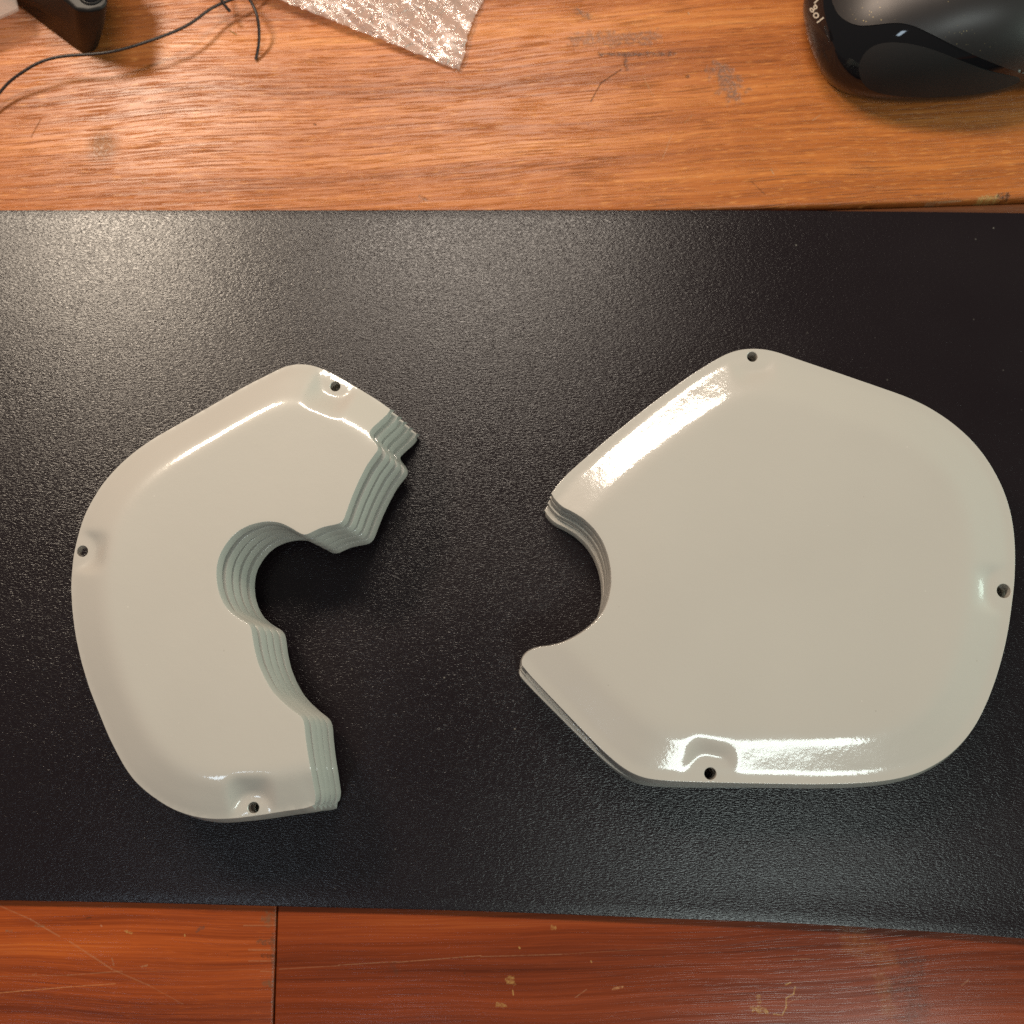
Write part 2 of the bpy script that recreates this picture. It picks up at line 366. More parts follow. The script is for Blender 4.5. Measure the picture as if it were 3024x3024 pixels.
# ------------------------------------------------------------------ the mat
def build_mat():
    top_px = [(-700, 622), (0, 619), (800, 619), (1500, 618), (2224, 619), (2600, 622), (3024, 627), (3700, 640)]
    bot_px = [(-700, 2648), (0, 2660), (450, 2668), (818, 2678), (1200, 2686), (1500, 2695), (2024, 2716), (2300, 2725), (2524, 2738), (2750, 2752), (3024, 2773), (3700, 2830)]
    N, M = 140, 46; T = 0.0022
    xs = np.linspace(-700, 3700, N)
    ty = np.interp(xs, *zip(*top_px)); by = np.interp(xs, *zip(*bot_px))
    k = np.ones(9) / 9
    by = np.convolve(np.pad(by, 4, 'edge'), k, 'valid'); ty = np.convolve(np.pad(ty, 4, 'edge'), k, 'valid')
    vs, fs = [], []
    inset = [0.0, 0.0008, 0.003] + list(np.linspace(0.02, 0.98, M - 6)) + [0.997, 0.9992, 1.0]
    drop = [0.0006, 0.0001, 0] + [0] * (M - 6) + [0, 0.0001, 0.0006]
    for x, a, b in zip(xs, ty, by):
        lift = 0.0006 * max(0, min(1, (x - 1300) / 1200))
        for f, dz in zip(inset, drop):
            z = T - dz + lift * max(0, (f - 0.95) / 0.05) ** 2
            v = at(x, a + (b - a) * f, T + lift * max(0, (f - 0.95) / 0.05) ** 2); vs.append((v.x, v.y, z))
    for i in range(N - 1):
        for j in range(M - 1):
            fs.append((i * M + j, i * M + j + 1, (i + 1) * M + j + 1, (i + 1) * M + j))
    off = len(vs)
    vs += [(x, y, max(0.0001, z - (T - 0.0003))) for x, y, z in vs]
    fs += [tuple(off + q for q in f[::-1]) for f in fs]
    for i in range(N - 1):
        a, b = i * M, (i + 1) * M; fs.append((a, b, off + b, off + a))
        a, b = i * M + M - 1, (i + 1) * M + M - 1; fs.append((b, a, off + a, off + b))
    for j in range(M - 1):
        fs.append((j + 1, j, off + j, off + j + 1)); q = (N - 1) * M + j; fs.append((q, q + 1, off + q + 1, off + q))
    o = mesh_obj('desk_mat', vs, fs, LEATHER, None, True, 40)
    tag(o, 'wide black leather-grained desk mat lying across the wooden table', 'desk mat')
    return o
build_mat()

# ------------------------------------------------------------------ the painted covers
MM = 1e-3
def profile_table(w0, up, plateau, down, ang):
    """height over distance from a sloped edge: flat flange, slope, rounded shoulder, flat top"""
    d = np.linspace(0, 0.03, 1200)
    def ss(t): t = np.clip(t, 0, 1); return t * t * (3 - 2 * t)
    s = ss((d - w0) / up) * (1 - ss((d - plateau) / (down - plateau)))
    s = 0.03 + (math.tan(ang) - 0.03) * s; s = s * (1 - ss((d - plateau) / (down - plateau)))
    h = np.concatenate([[0], np.cumsum((s[1:] + s[:-1]) / 2 * np.diff(d))])
    return d, h

class Cover:
    def __init__(self, sloped_px, cut_px, holes_px, prof, z_top_rim, thick, tab_r, tab_slope, tab_depth, lean=None, sig=4.0, round_mm=8.0, draft=0.66 * MM, skirt=0.0):
        self.draft = draft; self.skirt = skirt
        self.t = thick; self.lean = lean
        D, H = profile_table(*prof); self.D, self.H = D, H
        self.rise = H[-1]
        zr = z_top_rim
        sp = resample(sloped_px, 5.0); sp = smooth_open(sp, sig)
        cp = resample(cut_px, 5.0); cp = smooth_open(cp, 1.3)
        rim = lambda P: np.array([tuple(at(x, y, zr))[:2] for x, y in P])
        S0 = rim(sp)
        C0 = rim(cp)
        for _ in range(4):
            dz = np.interp(dist_to_line(C0, S0), D, H) - self.lean_drop(C0)
            C0 = np.array([tuple(at(x, y, zr + z))[:2] for (x, y), z in zip(cp, dz)])
        self.sl = resample(S0, 0.8 * MM); self.soft_line = smooth_open(self.sl, round_mm / 0.8) if round_mm else None; self.cut = resample(C0, 0.6 * MM)
        cutc = smooth_open(self.cut, 0.9)
        self.out = np.vstack([self.sl[:-1], cutc[:-1]])
        self.nsl = len(self.sl) - 1
        if self.area(self.out) < 0: self.flip = True
        self.holes = []
        for hx, hy, r in holes_px:
            p = np.array(tuple(at(hx, hy, zr + tab_depth))[:2]); self.holes.append((p, r))
        self.tab = (tab_r, tab_slope, tab_depth)
        self.build()
    @staticmethod
    def area(L): x, y = L[:, 0], L[:, 1]; return 0.5 * (x * np.roll(y, -1) - np.roll(x, -1) * y).sum()
    def lean_drop(self, P):
        if not self.lean: return np.zeros(len(P))
        x0, k, soft = self.lean
        u = (x0 - P[:, 0]) / soft
        return k * soft * np.log1p(np.exp(np.clip(u, -30, 30)))
    def raw(self, P):
        d = dist_to_line(P, self.sl)
        if self.soft_line is not None:             # the shoulder turns corners on a wider curve than the rim
            w = np.clip((d - 0.002) / 0.009, 0, 1); w = w * w * (3 - 2 * w)
            d = d + w * (dist_to_line(P, self.soft_line) - d)
        h = np.interp(d, self.D, self.H) - self.lean_drop(P)
        # the lean must not pull the flange below the rim
        r0, sl, dep = self.tab
        for c, r in self.holes:
            near = self.sl[np.argmin(np.hypot(*(self.sl - c).T))]
            nv = (c - near) / max(1e-9, np.hypot(*(c - near))); ed = np.array([-nv[1], nv[0]])
            v = (P - c) @ nv; u = np.abs((P - c) @ ed)
            a = v - r0 * 0.74; b = (u + 0.55 * v - r0 * 1.02) * 0.88
            q = np.maximum(a, b); kk = 0.0026; m2 = np.clip(0.5 + 0.5 * (a - b) / kk, 0, 1)
            q = b * (1 - m2) + a * m2 + kk * m2 * (1 - m2)
            tabh = dep + np.maximum(0, q) * sl
            k = 0.0005; m = np.clip(0.5 + 0.5 * (tabh - h) / k, 0, 1)
            h = tabh * (1 - m) + h * m - k * m * (1 - m)
        return h
    def build(self):
        O = self.out; lo = O.min(0) - 3 * MM; hi = O.max(0) + 3 * MM; g = 0.5 * MM
        nx, ny = (int((hi[k] - lo[k]) / g) + 1 for k in (0, 1))
        GX, GY = np.meshgrid(lo[0] + g * np.arange(nx), lo[1] + g * np.arange(ny), indexing='ij')
        G = self.raw(np.stack([GX.ravel(), GY.ravel()], 1)).reshape(nx, ny)
        for _ in range(3):                         # soften creases in the sheet a little
            Pd = np.pad(G, 1, 'edge')
            G = (4 * G + Pd[:-2, 1:-1] + Pd[2:, 1:-1] + Pd[1:-1, :-2] + Pd[1:-1, 2:]) / 8
        self.grid = (lo, g, G)
        # points
        rows = [O]; n0 = len(O)
        tang = np.roll(O, -1, 0) - np.roll(O, 1, 0); nrm = np.stack([-tang[:, 1], tang[:, 0]], 1)
        nrm /= np.maximum(np.hypot(*nrm.T), 1e-12)[:, None]
        if self.area(O) < 0: nrm = -nrm
        dO = lambda P: dist_to_line(P, O, True)
        for d in (0.05, 0.10, 0.17):
            q = O + nrm * d * MM; ok = inside(q, O) & (dO(q) > 0.93 * d * MM)
            rows.append(q[ok])
        xs = np.arange(lo[0], hi[0], 1.0 * MM); ys = np.arange(lo[1], hi[1], 0.87 * MM)
        gp = np.array([(x + (0.5 * MM if j % 2 else 0), y) for j, y in enumerate(ys) for x in xs])
        ok = inside(gp, O); gp = gp[ok]; gp = gp[dO(gp) > 1.0 * MM]
        for c, r in self.holes: gp = gp[np.hypot(*(gp - c).T) > r + 0.7 * MM]
        rows.append(gp)
        hole_idx = []; n = sum(len(r) for r in rows)
        for c, r in self.holes:
            a = np.arange(24) * 2 * math.pi / 24
            for rr in (r, r + 0.12 * MM, r + 0.35 * MM):
                ring = c + np.stack([np.cos(a), np.sin(a)], 1) * rr; rows.append(ring)
                if rr == r: hole_idx.append((n, 24))
                n += 24
        P = np.vstack(rows)
        edges = [(i, (i + 1) % n0) for i in range(n0)]
        for s, m in hole_idx: edges += [(s + i, s + (i + 1) % m) for i in range(m)]
        vv, ee, tris, ov, oe, of = delaunay_2d_cdt([Vector(p) for p in P * 1000], edges, [], 0, 1e-7)
        V = np.array([tuple(v) for v in vv]) / 1000
        omap = {}
        for i, src in enumerate(ov):
            for s in src: omap[s] = i
        T = np.array([t for t in tris]); cen = V[T].mean(1)
        keep = inside(cen, O)
        for c, r in self.holes: keep &= np.hypot(*(cen - c).T) > r * 0.995
        T = T[keep]
        # orient up
        a, b, c = V[T[:, 0]], V[T[:, 1]], V[T[:, 2]]
        cr = (b[:, 0] - a[:, 0]) * (c[:, 1] - a[:, 1]) - (b[:, 1] - a[:, 1]) * (c[:, 0] - a[:, 0])
        T[cr < 0] = T[cr < 0][:, ::-1]
        z = self.height(V)
        r = 0.15 * MM; dd = np.minimum(dO(V), 1)
        for c_, hr in self.holes: dd = np.minimum(dd, np.abs(np.hypot(*(V - c_).T) - hr) * 1.3)
        drop = np.where(dd < r, r - np.sqrt(np.maximum(0, r * r - (r - dd) ** 2)), 0)
        zt = z + self.t - drop * 0.8
        zb = z
        nv = len(V)
        bot = V.copy()
        base = self.center = O.mean(0)
        verts = np.vstack([np.column_stack([V - base, zt]), np.column_stack([bot - base, zb])])
        # slight draft on the outside rim
        for i in range(self.nsl):
            j = omap[i]; verts[nv + j, :2] -= nrm[i] * (0.3 + 1.1 * min(1, max(0, nrm[i][1] - nrm[i][0]))) * MM
            verts[nv + j, 2] -= self.skirt * min(1, i / 4, (self.nsl - 1 - i) / 4)      # the folded-down rim that rests on the cover below
        for i in range(self.nsl + 1, n0 - 1):      # the cut walls lean out a little towards their foot
            verts[nv + omap[i], :2] -= nrm[i] * (0.3 * MM + (self.draft - 0.3 * MM) * min(1, (i - self.nsl) / 5, (n0 - i) / 5))
        faces = [tuple(t) for t in T] + [tuple(nv + t[::-1]) for t in T]
        loop = [omap[i] for i in range(n0)]
        if self.area(O) < 0: loop = loop[::-1]
        for a_, b_ in zip(loop, loop[1:] + loop[:1]): faces.append((a_, nv + a_, nv + b_, b_))
        for s, m in hole_idx:
            hl = [omap[s + i] for i in range(m)]
            for a_, b_ in zip(hl, hl[1:] + hl[:1]): faces.append((b_, nv + b_, nv + a_, a_))
        self.verts, self.faces = verts, faces
    def height(self, P):
        lo, g, G = self.grid
        u = (P - lo) / g; i = np.clip(np.floor(u).astype(int), 0, np.array(G.shape) - 2); f = u - i
        a = G[i[:, 0], i[:, 1]]; b = G[i[:, 0] + 1, i[:, 1]]; c = G[i[:, 0], i[:, 1] + 1]; d = G[i[:, 0] + 1, i[:, 1] + 1]
        return (a * (1 - f[:, 0]) + b * f[:, 0]) * (1 - f[:, 1]) + (c * (1 - f[:, 0]) + d * f[:, 0]) * f[:, 1]
    def fit(self, top_px, bot_px, z_top, z_bot):
        """rigid move in the plane that carries the top cover to where the lowest one lies"""
        A, B = [], []
        for (x, y), (u, v) in zip(top_px, bot_px):
            p = np.array(tuple(at(x, y, z_top))[:2])
            for _ in range(4):
                h = float(self.height(p[None])[0]); p = np.array(tuple(at(x, y, z_top + h))[:2])
            A.append(p); B.append(tuple(at(u, v, z_bot + h - self.t))[:2])
        A, B = np.array(A), np.array(B); ca, cb = A.mean(0), B.mean(0)
        a, b = A - ca, B - cb
        th = math.atan2((a[:, 0] * b[:, 1] - a[:, 1] * b[:, 0]).sum(), (a * b).sum())
        return th, ca, cb
    def stack(self, name, n, spacing, z0, move, order, labels, cat, group):
        th, ca, cb = move
        proto = None
        for k in range(n):                       # k = 0 is the top cover
            f = order[k]; a = th * f
            R = np.array([[math.cos(a), -math.sin(a)], [math.sin(a), math.cos(a)]])
            pos = R @ (self.center - ca) + ca + (cb - ca) * f
            if k: pos = pos + np.array([rng.uniform(-1, 1), rng.uniform(-1, 1)]) * 0.00016; a += rng.uniform(-1, 1) * 0.0016
            if proto is None:
                o = mesh_obj(name, self.verts, self.faces, PAINT, None, True, 24); proto = o
            else:
                o = proto.copy(); COL.objects.link(o)
            o.location = (pos[0], pos[1], z0 + spacing * (n - 1 - k)); o.rotation_euler = (0, 0, a)
            tag(o, labels[k], cat, group)

Z0 = 0.0022 + 0.0002
L_SL = [(1153, 1209), (1144, 1202), (1113, 1180), (1070, 1154), (1027, 1128), (985, 1104), (951, 1088), (922, 1078), (899, 1075), (871, 1075), (842, 1081), (785, 1110), (729, 1138), (607, 1208), (465, 1288), (422, 1316), (379, 1349), (339, 1387), (302, 1430), (277, 1470), (251, 1518), (233, 1572), (217, 1640), (210, 1719), (213, 1796), (223, 1876), (240, 1953), (265, 2036), (296, 2113), (322.5, 2178), (362, 2255), (394, 2303), (434, 2340), (482, 2374), (525, 2397), (582, 2414), (639, 2420), (696, 2417), (781, 2406), (836, 2396), (900, 2388), (918, 2386), (930, 2376)]
L_CUT = [(930, 2376), (933.5, 2356), (922, 2292), (911, 2235), (903, 2178), (899, 2135), (893, 2118), (879, 2109), (856, 2092), (828, 2067), (805, 2042), (782, 2003), (763, 1960), (751, 1913), (745, 1873), (742, 1853), (737, 1843), (714, 1832), (694, 1819), (671, 1799), (654, 1770), (643, 1736), (639, 1699), (641, 1668), (648, 1642), (660, 1618), (680, 1590), (705, 1567), (737, 1551), (771, 1542), (799, 1540), (828, 1544), (856, 1557), (879, 1571), (893, 1580), (905, 1581), (922, 1571), (950, 1558), (981, 1551), (1004, 1547), (1014, 1540), (1020, 1523), (1027, 1502), (1042, 1461), (1062, 1416), (1084, 1373), (1107, 1342), (1118.5, 1328), (1120, 1320.5), (1110, 1309), (1099, 1296), (1090, 1285), (1089, 1275), (1098.6, 1265), (1127, 1239), (1150, 1218), (1153, 1209)]
nL, sL = 5, 4.8 * MM
KL = sL - 2.9 * MM - 0.35 * MM; ZL = Z0 + KL
zL = ZL + sL * (nL - 1)
left = Cover(L_SL, L_CUT, [(990, 1141, 1.4 * MM), (243, 1628, 1.5 * MM), (748.6, 2385.6, 1.45 * MM)],
             (-3 * MM, 2.0 * MM, 6.5 * MM, 14.5 * MM, math.radians(25)), zL + 2.9 * MM, 2.9 * MM, 4.7 * MM, 0.8, 0.4 * MM, skirt=KL)
mvL = left.fit([(1152, 1212), (1118, 1322), (1010, 1544), (900, 1582), (639, 1699), (740, 1847), (896, 2119), (931, 2365)],
               [(1235, 1285), (1211, 1392), (1104, 1597), (998, 1625), (737, 1745), (833, 1870), (980, 2131), (999, 2358)], zL + 2.9 * MM, ZL + 2.9 * MM)
ordn = ['topmost', 'second from the top', 'middle', 'fourth from the top', 'bottom']
left.stack('cover_plate', nL, sL, ZL, mvL, [0, 0.29, 0.47, 0.68, 0.92],
           ['topmost cream C-shaped metal cover, its whole face bare on the left stack', 'second cream C-shaped cover from the top of the left stack', 'middle cream C-shaped cover of the five in the left stack',
            'fourth cream C-shaped cover down, next above the lowest in the left stack', 'lowest cream C-shaped cover of the left stack, resting on the black mat'], 'cover', 'C-shaped covers stacked on the left')

R_SL = [(1628, 1455), (1641, 1435), (1674, 1398), (1790, 1298), (1914, 1199), (2038, 1108), (2113, 1062), (2146, 1043), (2179, 1032), (2212, 1028), (2235, 1029), (2261, 1030), (2290, 1037), (2348, 1058), (2472.5, 1100), (2597, 1143), (2680, 1172), (2742, 1201), (2804, 1241), (2857.5, 1286), (2903, 1337.5), (2936, 1389), (2965, 1447), (2986, 1513.5), (2996, 1580), (2999, 1650), (2996, 1730), (2988, 1787), (2984, 1824), (2969, 1907), (2946.6, 1990), (2920, 2064), (2886.5, 2135), (2845, 2193), (2791, 2242), (2721, 2281), (2659, 2299), (2597, 2309), (2514, 2315), (2390, 2317), (2224, 2314), (2080, 2311), (1997, 2308), (1914, 2302), (1873, 2289), (1831, 2263), (1769, 2207), (1707, 2143), (1645, 2078), (1583, 2013), (1551, 1979), (1541, 1964)]
R_CUT = [(1541, 1964), (1538, 1953), (1547, 1935), (1566, 1918), (1595, 1910), (1625, 1907), (1660, 1899), (1691, 1885), (1716, 1870), (1740, 1853), (1760, 1835), (1783, 1806), (1798, 1768), (1805, 1725), (1804, 1683), (1796, 1642), (1781, 1601), (1757, 1564), (1724, 1532), (1690, 1511), (1660, 1497), (1641, 1478), (1631, 1465), (1628, 1455)]
nR, sR = 4, 4.6 * MM
KR = sR - 3.5 * MM - 0.3 * MM; ZR = Z0 + KR
zR = ZR + sR * (nR - 1)
xlean = at(1930, 1800, zR)[0]
right = Cover(R_SL, R_CUT, [(2222, 1053, 1.45 * MM), (2965, 1745, 1.9 * MM), (2098, 2285, 1.6 * MM)],
              (1.4 * MM, 2.0 * MM, 9.0 * MM, 17.0 * MM, math.radians(12.9)), zR + 3.5 * MM, 3.5 * MM, 6.3 * MM, 0.45, 0.2 * MM, draft=0.4 * MM, skirt=KR, lean=(xlean, 0.045, 2.5 * MM), sig=5.0)
mvR = right.fit([(1630, 1460), (1724, 1532), (1805, 1725), (1757, 1845), (1542, 1960), (1707, 2143), (1873, 2290), (2390, 2316)],
                [(1613, 1488), (1706, 1575), (1777, 1717), (1732, 1830), (1521, 1990), (1690, 2180), (1873, 2317), (2390, 2333)], zR + 3.5 * MM, ZR + 3.5 * MM)
mvR = (mvR[0], mvR[1], mvR[2] + np.array([-0.0006, -0.0008]))
right.stack('cover_plate', nR, sR, ZR, mvR, [0, 0.2, 0.42, 1.0],
            ['topmost large cream cover with a bright lamp reflection, on the right stack', 'second large cream cover, just under the topmost of the right stack',
             'third large cream cover, next above the lowest of the right stack', 'lowest large cream cover of the right stack, resting on the black mat'], 'cover', 'large notched covers stacked on the right')

# ------------------------------------------------------------------ wireless mouse
GLOSS = simple('gloss_black_plastic', (0.007, 0.0068, 0.008), 0.05, Specular_IOR_Level=0.5)
RUBBER = simple('matte_black_rubber', (0.016, 0.014, 0.014), 0.62, Specular_IOR_Level=0.3)
def satin():
    n = NT('dusty_grey_plastic'); p = n.pos()
    dn_ = n.rng(n.vor(n.mapping(p, scale=(900, 900, 900)), 1), 0.06, 0.2, 1, 0)
    kp = n.rng(n.noise(p, 60, 2), 0.52, 0.64, 0.0, 0.8)
    col = n.mix(n.math('MULTIPLY', n.math('MULTIPLY', dn_, kp), n.rng(n.noise(p, 700, 0), 0.42, 0.55, 0, 1.0)), (0.055, 0.050, 0.050), (0.42, 0.33, 0.16))
    n.set(Base_Color=col, Roughness=0.40, Specular_IOR_Level=0.5, Metallic=0.65)
    return n.m
SATIN = satin()
PRINT = simple('pale_print', (0.62, 0.55, 0.45), 0.5)
mouse = empty('computer_mouse', tuple(at(2720, -5, 0.0)))
tag(mouse, 'black glossy wireless mouse with grey top and rubber side grip, behind the mat', 'mouse')
m_rear = at(2372, -5, 0.010); yc = at(2500, -5, 0.012).y
wx = [2372, 2378, 2390, 2410, 2440, 2500, 2580, 2700, 2850, 2950, 3024, 3150, 3280, 3360, 3400, 3415]
wy = [-5, 50, 100, 158, 212, 258, 282, 291, 284, 270, 250, 240, 246, 200, 110, -5]
wpts = [(at(x, y, 0.010).x, yc - at(x, y, 0.010).y) for x, y in zip(wx, wy)]
WXs = np.array([p[0] for p in wpts]); WYs = np.maximum(0, np.array([p[1] for p in wpts])); WYs[0] = WYs[-1] = 0
xr, xf = WXs[0], WXs[-1]; Lm = xf - xr
hx = np.array([0, .015, .05, .12, .22, .35, .48, .62, .78, .90, .97, 1.0]) * Lm + xr
hz = np.array([5, 11.5, 18, 25.5, 32, 36.5, 38, 35.5, 29, 22, 16, 8]) * MM
tt = np.linspace(0, 1, 90); ux = xr + Lm * (0.5 - 0.5 * np.cos(tt * math.pi))
def sm1(a, k=5):
    return np.convolve(np.pad(a, k // 2, 'edge'), np.ones(k) / k, 'valid')
Wd = np.interp(ux, WXs, WYs); Wd[2:-2] = sm1(Wd)[2:-2]; Hd = sm1(np.interp(ux, hx, hz), 7)
NV = 61
vs, fs = [], []
for x, w, h in zip(ux, Wd, Hd):
    for j in range(NV):
        a = math.pi * j / (NV - 1); c, s = math.cos(a), math.sin(a)
        yy = -w * math.copysign(abs(c) ** 0.66, c); zz = 0.0012 + (h - 0.0012) * s ** 0.80
        # the sides tuck in below the widest line
        tk = 1 - 0.13 * (1 - min(1, zz / 0.010)) ** 1.5
        xm = xr + 0.48 * Lm
        vs.append((xm + (x - xm) * (1 - 0.06 * (1 - min(1, zz / 0.010)) ** 1.5), yc + yy * tk, zz))
    # underside point row handled by closing face
for i in range(len(ux) - 1):
    for j in range(NV - 1):
        fs.append((i * NV + j, (i + 1) * NV + j, (i + 1) * NV + j + 1, i * NV + j + 1))
    fs.append((i * NV + NV - 1, (i + 1) * NV + NV - 1, (i + 1) * NV, i * NV))
mbase = Vector(mouse.location)
body_bvh = BVHTree.FromPolygons([Vector(v) for v in vs], fs)
body = mesh_obj('body', [Vector(v) - mbase for v in vs], fs, GLOSS, mouse, True, 60)

def hit(px, py):
    p, nrm, i, d = body_bvh.ray_cast(CAM, ray(px, py).normalized())
    return (p, nrm if nrm.z > -0.5 and nrm.dot(ray(px, py)) < 0 else -nrm) if p else (None, None)

def conform(name, poly, mat, lift, step=9.0, parent=mouse, mirror=False):
    """shell piece that follows the body: its outline is found on the body, then lifted and given a rim"""
    O = resample(poly, step * 0.5, True); lo, hi = O.min(0), O.max(0)
    g = np.array([(x, y) for x in np.arange(lo[0], hi[0], step) for y in np.arange(lo[1], hi[1], step)])
    g = g[inside(g, O)]; g = g[dist_to_line(g, O, True) > step * 0.5]
    P = np.vstack([O, g]); n0 = len(O)
    vv, ee, tris, ov, _, _ = delaunay_2d_cdt([Vector(p) for p in P], [(i, (i + 1) % n0) for i in range(n0)], [], 0, 1e-6)
    V = np.array([tuple(v) for v in vv]); T = [t for t in tris if inside(V[list(t)].mean(0)[None], O)[0]]
    top, bot, ok = [], [], []
    for x, y in V:
        p, nr = hit(x, y)
        if p is None: top.append(None); bot.append(None); continue
        top.append(p + nr * lift); bot.append(p - nr * 0.0006)
    use = [t for t in T if all(top[i] is not None for i in t)]
    idx = sorted({i for t in use for i in t}); mp = {i: k for k, i in enumerate(idx)}; K = len(idx)
    verts = [top[i] - mbase for i in idx] + [bot[i] - mbase for i in idx]
    faces, cnt = [], {}
    for t in use:
        a, b, c = (mp[i] for i in t)
        nrm = (verts[b] - verts[a]).cross(verts[c] - verts[a])
        vdir = CAM - mbase - verts[a]
        if nrm.dot(vdir) < 0: b, c = c, b
        faces.append((a, b, c))
        for e in ((a, b), (b, c), (c, a)): cnt[e] = 1
    rim = [e for e in cnt if (e[1], e[0]) not in cnt]
    for a, b in rim: faces.append((b, a, a + K, b + K))
    return mesh_obj(name, verts, faces, mat, parent, True, 40)

def bez(pts, n=8):               # smooth closed curve through points
    p = np.array(pts, float); out = []
    for i in range(len(p)):
        a, b, c, d = p[i - 1], p[i], p[(i + 1) % len(p)], p[(i + 2) % len(p)]
        for k in range(n):
            t = k / n
            out.append(0.5 * ((2 * b) + (-a + c) * t + (2 * a - 5 * b + 4 * c - d) * t * t + (-a + 3 * b - 3 * c + d) * t ** 3))
    return np.array(out)

half = [(2458, -5), (2464, 18), (2476, 42), (2500, 62), (2535, 75), (2580, 74), (2640, 68), (2690, 74), (2750, 100), (2830, 140), (2920, 180), (3024, 216), (3120, 225), (3230, 215), (3300, 150), (3320, -5)]
def mirror_px(pts):              # the other half of the symmetric top, beyond the frame
    out = []
    for x, y in pts:
        p, nr = hit(x, y)
        if p is None: continue
        q = Vector((p.x, 2 * yc - p.y, p.z)); c = ROT.transposed() @ (q - CAM)
        out.append((1512 + F_PX * c.x / -c.z, 1512 - F_PX * c.y / -c.z))
    return out
conform('top_panel', resample(bez(half + mirror_px(half[1:-1])[::-1], 6), 6, True), SATIN, 0.00025)
conform('side_grip', bez([(2537, 205), (2542, 178), (2560, 150), (2592, 131), (2640, 125), (2700, 132), (2770, 152), (2850, 184), (2930, 212), (3010, 232), (2990, 250), (2930, 268), (2850, 280), (2750, 286), (2650, 283), (2580, 268), (2548, 243)], 6), RUBBER, 0.0002)

def glyphs():
    vs, fs = [], []
    # letter, centre of its base line in the photo, writing direction, upward direction (photo px per unit of glyph)
    spec = [('l', (2414.5, 68.5), 38, 26.5), ('o', (2409.5, 57.5), 38, 26.5), ('g', (2405.5, 34.0), 40, 26.5), ('i', (2406.5, 11.5), 44, 26.5),
            ('t', (2405, -8), 60, 26.5), ('e', (2407, -26), 75, 26.5), ('c', (2411, -46), 90, 26.5), ('h', (2416, -66), 100, 26.5)]
    for ch, (ox, oy), ang, sc in spec:
        cu = bpy.data.curves.new('glyph', 'FONT'); cu.body = ch; cu.size = 1.0; cu.resolution_u = 4; cu.offset = 0.012
        to = bpy.data.objects.new('glyph', cu); COL.objects.link(to)
        me = to.to_mesh()
        x0 = min(v.co.x for v in me.vertices)
        a = math.radians(ang); up = (math.cos(a - math.radians(0)) * 1.0, -math.sin(a)); wr = (-math.sin(a), -math.cos(a))
        k0 = len(vs)
        sz = sc * 1.34
        for v in me.vertices:
            gx, gy = (v.co.x - x0) * sz, v.co.y * sz
            p, nr = hit(ox + wr[0] * gx + up[0] * gy, oy + wr[1] * gx + up[1] * gy)
            if p is None: p, nr = hit(ox, oy)
            if p is None: p, nr = Vector(mbase), Vector((0, 0, 1))
            vs.append(p + nr * 0.00006 - mbase)
        for f in me.polygons: fs.append(tuple(k0 + i for i in f.vertices))
        to.to_mesh_clear(); bpy.data.objects.remove(to); bpy.data.curves.remove(cu)
    return mesh_obj('lettering', vs, fs, PRINT, mouse, False)
glyphs()
# scroll wheel in its slot, in front of the frame
def lathe_x(bm, c, r, w, seg=28):
    ring = []
    for x, rr in ((-w / 2, r * 0.86), (-w * 0.3, r), (w * 0.3, r), (w / 2, r * 0.86)):
        ring.append([bm.verts.new((c[0] + rr * math.cos(t), c[1] + x, c[2] + rr * math.sin(t))) for t in (2 * math.pi * k / seg for k in range(seg))])
    for a, b in zip(ring, ring[1:]):
        for k in range(seg): bm.faces.new((a[k], a[(k + 1) % seg], b[(k + 1) % seg], b[k]))
    bm.faces.new(ring[0]); bm.faces.new(ring[-1][::-1])
bm = bmesh.new(); lathe_x(bm, (xf - 0.022 - mbase.x, yc - mbase.y, 0.0185), 0.0105, 0.007)
bm_obj('scroll_wheel', bm, RUBBER, mouse)

# ------------------------------------------------------------------ black device at the back
BLACKP = simple('black_device_plastic', (0.010, 0.008, 0.007), 0.45, Specular_IOR_Level=0.35)
DEEP = simple('deep_black', (0.004, 0.004, 0.004), 0.7)
SILVER = simple('bright_metal', (0.65, 0.62, 0.58), 0.25, Metallic=1.0)
HZ = 0.021
dev_loc = at(150, 0, 0)
dev = empty('black_device', (dev_loc.x, dev_loc.y, 0)); tag(dev, 'black plastic device block with tapered corner and screw hole, partly out of frame', 'device')
tops = [(-95, -235), (196, 1), (222, 28), (262, 33), (304, 25), (318, 8), (330, -150), (120, -420)]
mids = [(-75, -100), (205, 70), (232, 95), (265, 99), (297, 92), (308, 76), (322, -60), (110, -330)]
bots = [(-15, -35), (215, 140), (240, 155), (262, 160), (282, 152), (291, 136), (312, -10), (120, -240)]
bm = bmesh.new(); rings = []
for pts, z in ((bots, 0.0003), (mids, 0.0105), (tops, HZ)):
    rings.append([bm.verts.new(at(x, y, z) - Vector(dev.location)) for x, y in pts])
for a, b in zip(rings, rings[1:]):
    for k in range(8): bm.faces.new((a[k], a[(k + 1) % 8], b[(k + 1) % 8], b[k]))
bm.faces.new(rings[-1]); bm.faces.new(rings[0][::-1])
bmesh.ops.recalc_face_normals(bm, faces=bm.faces)
dev_bvh = BVHTree.FromBMesh(bm)
bmesh.ops.bevel(bm, geom=[e for e in bm.edges if abs(e.calc_face_angle(0)) > 0.25], offset=0.0011, segments=4, affect='EDGES', profile=0.5)
bm_obj('housing', bm, BLACKP, dev, sharp=30)
